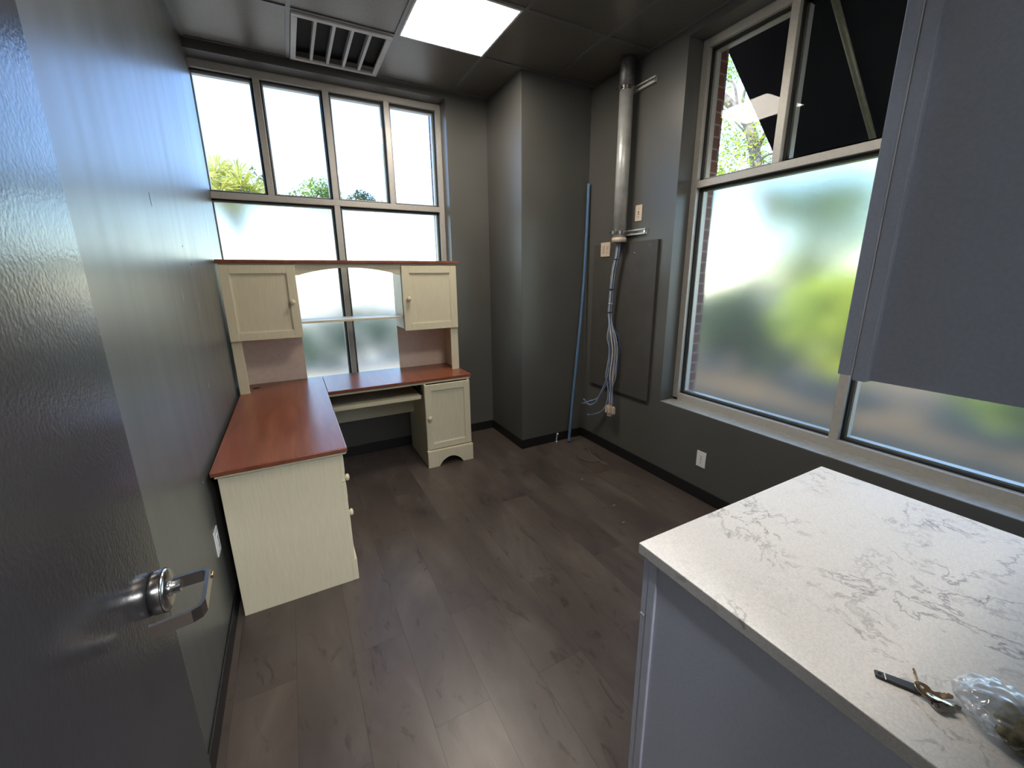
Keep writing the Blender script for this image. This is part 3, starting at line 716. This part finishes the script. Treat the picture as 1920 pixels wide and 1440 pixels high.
bm = B(); rc = Vector((.823, .143, ZT+.009))
tube(bm, [rc + Vector((.011*math.cos(t_), .011*math.sin(t_), .003*math.sin(t_*1.0))) for t_ in [2*math.pi*k/24 for k in range(25)]], .0013, 8, cap=False); obj('key_ring', bm, NICKEL, ks)
for (p, an, L_, m, z, tl, ro) in [((.826,.150), .52, .032, BRASS, ZT+.004, -.12, .9), ((.821,.136), -.52, .034, BRASS, ZT+.007, .05, .25), ((.815,.124), -.62, .030, NICKEL, ZT+.003, 0, .1), ((.824,.143), -1.4, .018, BRASS, ZT+.010, .1, .3), ((.818,.130), -1.1, .020, NICKEL, ZT+.010, .1, -.3), ((.812,.120), -.95, .014, NICKEL, ZT+.006, 0, .3)]:
    key(p, an, L_, m, z, tl, ro)
bg_ = thing('plastic_bag', 'crumpled clear plastic bag with olive brown contents beside the keys', 'plastic bag', (.87, .06, ZT))
def blob(c, r, seed, amp, sub=5, fold=9.0):
    rn = random.Random(seed); bm = B(); bmesh.ops.create_icosphere(bm, subdivisions=sub, radius=1)
    from mathutils import noise
    for v in bm.verts:
        q = v.co.copy(); n1 = noise.noise(q*fold*.35 + Vector((seed, 0, 0))); n2 = abs(noise.noise(q*fold + Vector((0, seed, 0)))); n3 = noise.noise(q*fold*.12+Vector((seed,seed,0)))
        k = 1 + amp*(n1*.9 + n2*.9 - .25) + .25*n3
        v.co = Vector((c[0] + q.x*r[0]*k, c[1] + q.y*r[1]*k, max(ZT+.0008, c[2] + q.z*r[2]*k)))
    for f in bm.faces: f.smooth = True
    return bm
obj('film', blob((.868, .066, ZT+.024), (.052, .050, .027), 4, .26, 5, 3.6), BAG, bg_)
obj('film_corner', blob((.905, .103, ZT+.010), (.026, .018, .010), 9, .35, 4, 3.6), BAG, bg_)
obj('contents', blob((.858, .040, ZT+.024), (.043, .036, .022), 6, .25, 5, 4.0), OLIVE, bg_)

# ------------------------------------------------------------------ outdoors
bm = B(); box(bm, -30, 60, 4.1, 60, -.35, -.3); box(bm, 2.75, 60, -30, 4.1, -.35, -.3)
o = obj('ground', bm, ASPH); tag(o, 'paved ground outside the windows', 'ground', kind='structure')
# mulch bed with a bumpy surface
bm = B(); nx, ny = 40, 60; vv = {}
from mathutils import noise as mn
for i in range(nx+1):
    for j in range(ny+1):
        x = 2.76 + 8.0*i/nx; y = -3 + 10.8*j/ny
        z = -.262 + .020*mn.noise(Vector((x*1.3, y*1.3, 0))) + .014*mn.noise(Vector((x*6, y*6, 0)))
        vv[i, j] = bm.verts.new((x, y, z))
for i in range(nx):
    for j in range(ny): bm.faces.new((vv[i, j], vv[i+1, j], vv[i+1, j+1], vv[i, j+1]))
for (i0, j0, i1, j1) in []: pass
ret = bmesh.ops.extrude_face_region(bm, geom=bm.faces[:]); 
for v in [g for g in ret['geom'] if isinstance(g, bmesh.types.BMVert)]: v.co.z = -.298
o = obj('mulch_bed', bm, MULCH); tag(o, 'brown mulch bed outside the right window', 'mulch', kind='stuff')

def leaves(clumps, n, size, seed, aspect=.55):
    rn = random.Random(seed); V, Fc = [], []
    for (c, r) in clumps:
        for _ in range(n):
            while True:
                q = Vector((rn.uniform(-1,1), rn.uniform(-1,1), rn.uniform(-1,1)))
                if .35 < q.length < 1: break
            p = Vector(c) + Vector((q.x*r[0], q.y*r[1], q.z*r[2]))
            a = Vector((rn.gauss(0,1), rn.gauss(0,1), rn.gauss(0,1))).normalized(); b = a.orthogonal().normalized()
            s = size*rn.uniform(.6, 1.3); k = len(V)
            mid_ = p + a.cross(b)*s*.12
            V += [p - a*s, mid_ + b*s*aspect, p + a*s, mid_ - b*s*aspect]; Fc.append((k, k+1, k+2, k+3))
    return [V, Fc]
def at(px, py, X=None, Y=None):
    """world point on the line of sight of a photo pixel at plane x = X or y = Y"""
    d = r2*((px-CX)/F_PX) + u2*(-(py-CY)/F_PX) + fw
    k = (X/d.x) if X is not None else (Y/d.y)
    return Vector((0, 0, H)) + d*k
# tree outside the right window
X = 9.2
tr = thing('tree', 'tree with a leaning grey trunk and yellow green leaves outside the right window', 'tree', tuple(at(1420, 360, X).to_3d()*1.0)[:2] + (-.22,))
p0, p1, p2, p3, p4 = at(1424, 420, X), at(1418, 310, X), at(1404, 235, X), at(1378, 205, X), at(1338, 160, X)
bs = Vector((p0.x, p0.y-.1, -.225))
bm = B(); tube(bm, smooth([bs, (p0.x, p0.y-.05, 1.2), p0, p1, p2, p3, p4, p4+Vector((.1, .6, .9))], 5), [.135 - .0016*i for i in range(36)], 12)
trunk = obj('trunk', bm, BARK, tr)
for pts, r in (([at(1404,235,X), at(1385,205,X), at(1375,155,X), at(1350,150,X)], .035), ([at(1410,262,X), at(1380,230,X), at(1350,200,X), at(1330,205,X)], .02), ([at(1414,290,X), at(1440,240,X), at(1470,180,X)], .05), ([at(1390,214,X), at(1400,160,X), at(1440,110,X)], .035), ([at(1418,310,X), at(1440,290,X), at(1480,285,X)], .025)):
    bm = B(); sp_ = smooth(pts, 5); tube(bm, sp_, [r*(1-.6*i/len(sp_)) for i in range(len(sp_))], 8); obj('branch', bm, BARK, tr)
cl = []
rn = random.Random(11)
for (px, py, rr) in [(1350,110,.35), (1362,140,.3), (1375,120,.3), (1345,225,.35), (1375,250,.4), (1400,265,.35), (1395,285,.4), (1360,280,.45), (1345,300,.4), (1430,280,.35), (1440,230,.3), (1425,180,.3), (1385,310,.4), (1430,310,.25), (1340,150,.3), (1500,150,.6), (1480,60,.6), (1380,60,.5), (1330,60,.5), (1550,230,.5), (1320,250,.6), (1310,180,.6), (1440,130,.4)]:
    p = at(px, py, X + rn.uniform(-.4, .6)); cl.append((p, (rr*1.3, rr*1.3, rr*1.17)))
obj('foliage', leaves(cl, 300, .042, 5), LEAFY, tr)
# background trees seen through the right window
def shrub(name, lab, cat, c, r, mat, n, size, seed, group=None, stem=True):
    t = thing(name, lab, cat, (c[0], c[1], -.225), group)
    rn = random.Random(seed)
    cls = [((c[0]+rn.uniform(-.5,.5)*r[0], c[1]+rn.uniform(-.5,.5)*r[1], c[2]+rn.uniform(-.4,.4)*r[2]), (r[0]*.6, r[1]*.6, r[2]*.62)) for _ in range(9)]
    obj('foliage', leaves(cls, n, size, seed), mat, t)
    if stem:
        bm = B(); 
        for k in range(4):
            q = Vector((c[0]+rn.uniform(-.3,.3)*r[0], c[1]+rn.uniform(-.3,.3)*r[1], c[2]))
            tube(bm, smooth([(c[0], c[1], -.23), (c[0]*.5+q.x*.5, c[1]*.5+q.y*.5, c[2]*.4), q], 3), [.05,.045,.04,.035,.03,.025,.02], 7)
        obj('stems', bm, BARK, t)
    return t
shrub('bush', 'bright yellow green bush showing through the frosted right window', 'bush', (6.3, 2.75, .95), (.75, .9, .75), LEAFY, 420, .07, 21)
shrub('bush', 'dark green bush left of the yellow bush behind the frosted right window', 'bush', (6.9, 4.5, .65), (.8, 1.1, .85), LEAFD, 420, .07, 22)
shrub('bush', 'dark green bush beyond the far right end of the right window', 'bush', (6.6, 1.0, .45), (.8, .9, .7), LEAFG, 380, .07, 23)
Xb = 15.0
t = thing('tree', 'distant grey green tree blurred behind the frosted right window', 'tree', (Xb, at(1530, 450, Xb).y, -.3))
cs = [(at(px, py, Xb), r) for px, py, r in ((1320,400,.9), (1330,360,.8), (1470,440,1.1), (1520,400,1.0), (1560,470,1.2), (1600,420,1.3), (1500,500,1.0), (1440,520,1.0), (1560,540,1.3), (1640,500,1.4), (1640,380,1.3), (1440,380,.6), (1380,545,.8), (1340,560,.8), (1500,350,1.0), (1560,360,1.1), (1620,340,1.2), (1430,365,.8), (1325,335,.7), (1480,390,1.0), (1590,400,1.2))]
obj('foliage', leaves([(c, (r, r, r*.8)) for c, r in cs], 420, .11, 61), LEAFG, t)
bm = B(); q = Vector((Xb, at(1530, 450, Xb).y, -.3)); tube(bm, [q, q+Vector((0,0,1.6))], [.25,.18], 10)
for c, r in cs: tube(bm, [q+Vector((0,0,1.4)), c], [.08,.02], 6)
obj('trunk', bm, BARK, t)
# far window: spiky tree and two treetops
def tuft(V, Fc, c, r, n, rn):
    for _ in range(n):
        d = Vector((rn.gauss(0,1), rn.gauss(0,1), abs(rn.gauss(.2,.8)))).normalized(); s = d.orthogonal().normalized()*r*.035; k = len(V)
        m_ = c + d*r*.6; e = c + d*r + Vector((0,0,-r*.12))
        V += [c, m_ + s, e, m_ - s]; Fc.append((k, k+1, k+2, k+3))
Y = 14.0
t = thing('tree', 'pale yellow spiky-leaved tree at the left of the far window', 'tree', (at(420,340,None,Y).x, Y, -.3))
V, Fc = [], []; rn = random.Random(5); heads = [at(px, py, None, Y + rn.uniform(-.5,.5)) for px, py in ((405,322), (398,345), (418,335), (432,352), (447,330), (440,362), (412,360), (462,366), (480,360), (470,372), (392,362), (452,350), (425,380), (455,400), (400,400), (490,385), (375,340), (380,370))]
for c in heads: tuft(V, Fc, c, .6, 60, rn)
obj('foliage', [V, Fc], PALM, t)
tb = Vector((at(430,360,None,Y).x, Y, -.32)); bm = B(); tube(bm, [tb, tb+Vector((.05,0,2.2))], [.16,.11], 10)
for c in heads: tube(bm, smooth([tb+Vector((.05,0,2.1)), (tb + Vector((.05,0,3))) * .5 + c*.5, c], 3), [.06,.05,.05,.04,.04,.03,.03], 6)
obj('trunk', bm, BARK, t)
for (pxs, lab, mat, sd, Yd) in ((((570,372,.6), (585,358,.55), (600,352,.55), (615,360,.5), (625,372,.5), (598,385,.9), (560,395,.8), (625,395,.8)), 'green treetop behind the centre mullion of the far window', LEAFG, 41, 20.0),
                            (((665,374,.35), (677,366,.32), (690,374,.38), (680,385,.7), (655,392,.6), (705,392,.6)), 'small dark treetop right of the centre mullion of the far window', LEAFD, 42, 22.0)):
    cs = [at(a, b, None, Yd) for a, b, _ in pxs]; c0 = cs[0]
    t = thing('tree', lab, 'tree', (cs[3].x, Yd, -.3), 'treetops beyond the far window')
    obj('foliage', leaves([(c, (r, r, r*.8)) for c, (_, _, r) in zip(cs, pxs)], 260, .06, sd), mat, t)
    bm = B(); tube(bm, [(cs[3].x, Yd, -.32), (cs[3].x, Yd, 2.2)], [.18, .12], 8)
    for c in cs: tube(bm, [Vector((cs[3].x, Yd, 2.1)), c], [.08, .02], 6)
    obj('trunk', bm, BARK, t)
t = thing('tree', 'sparse twigs of a small tree beside the first mullion of the far window', 'tree', (at(495,345,None,16).x, 16, -.3), 'treetops beyond the far window')
cs = [at(px, py, None, 16) for px, py in ((472,322), (490,340), (502,352), (515,362), (494,330))]
obj('foliage', leaves([(c, (.16,.16,.14)) for c in cs], 14, .07, 44), LEAFD, t)
bm = B(); q = Vector((cs[2].x, 16, -.32)); tube(bm, [q, q+Vector((0,0,3.6))], [.08,.04], 8)
for c in cs: tube(bm, [q+Vector((0,0,3.4)), c], [.03,.006], 5)
obj('trunk', bm, BARK, t)
# low hedge outside the far window
t = thing('hedge', 'low dark hedge blurred behind the frosted far window', 'hedge', (1.5, 9.0, -.3))
obj('foliage', leaves([((-3 + .7*k, 9.0 + .2*math.sin(k*2.1), .28 + .14*math.sin(k*1.3)), (.6, .5, .55)) for k in range(14)], 520, .07, 51), LEAFD, t)
bm = B()
bm.free()
for k in range(14):
    bm = B(); tube(bm, [(-3+.7*k, 9.0, -.3), (-3+.7*k, 9.02, .3)], [.04,.02], 6); obj('stem', bm, BARK, t)
# awning
aw = thing('awning', 'black canvas awning over the outside of the right window', 'awning', (2.75, 1.0, 3.23))
x0, z0, x1, z1 = 2.75, 3.235, 3.72, 2.42
bm = B(); prism(bm, [(x0, z0), (x1, z1), (x1, z1-.012), (x0, z0-.016)], 'y', -2.4, 2.205); obj('canopy', bm, AWN, aw)
bm = B(); tube(bm, [(x1-.02, -2.38, z1-.025), (x1-.02, 2.19, z1-.025)], .014, 10); obj('front_bar', bm, AWN, aw)
for y in (1.545, .2, -1.2):
    bm = B(); tube(bm, [(x0+.01, y, z0-.05), (x1-.02, y, z1-.045)], .019, 10); obj('support_tube', bm, AWNP, aw)
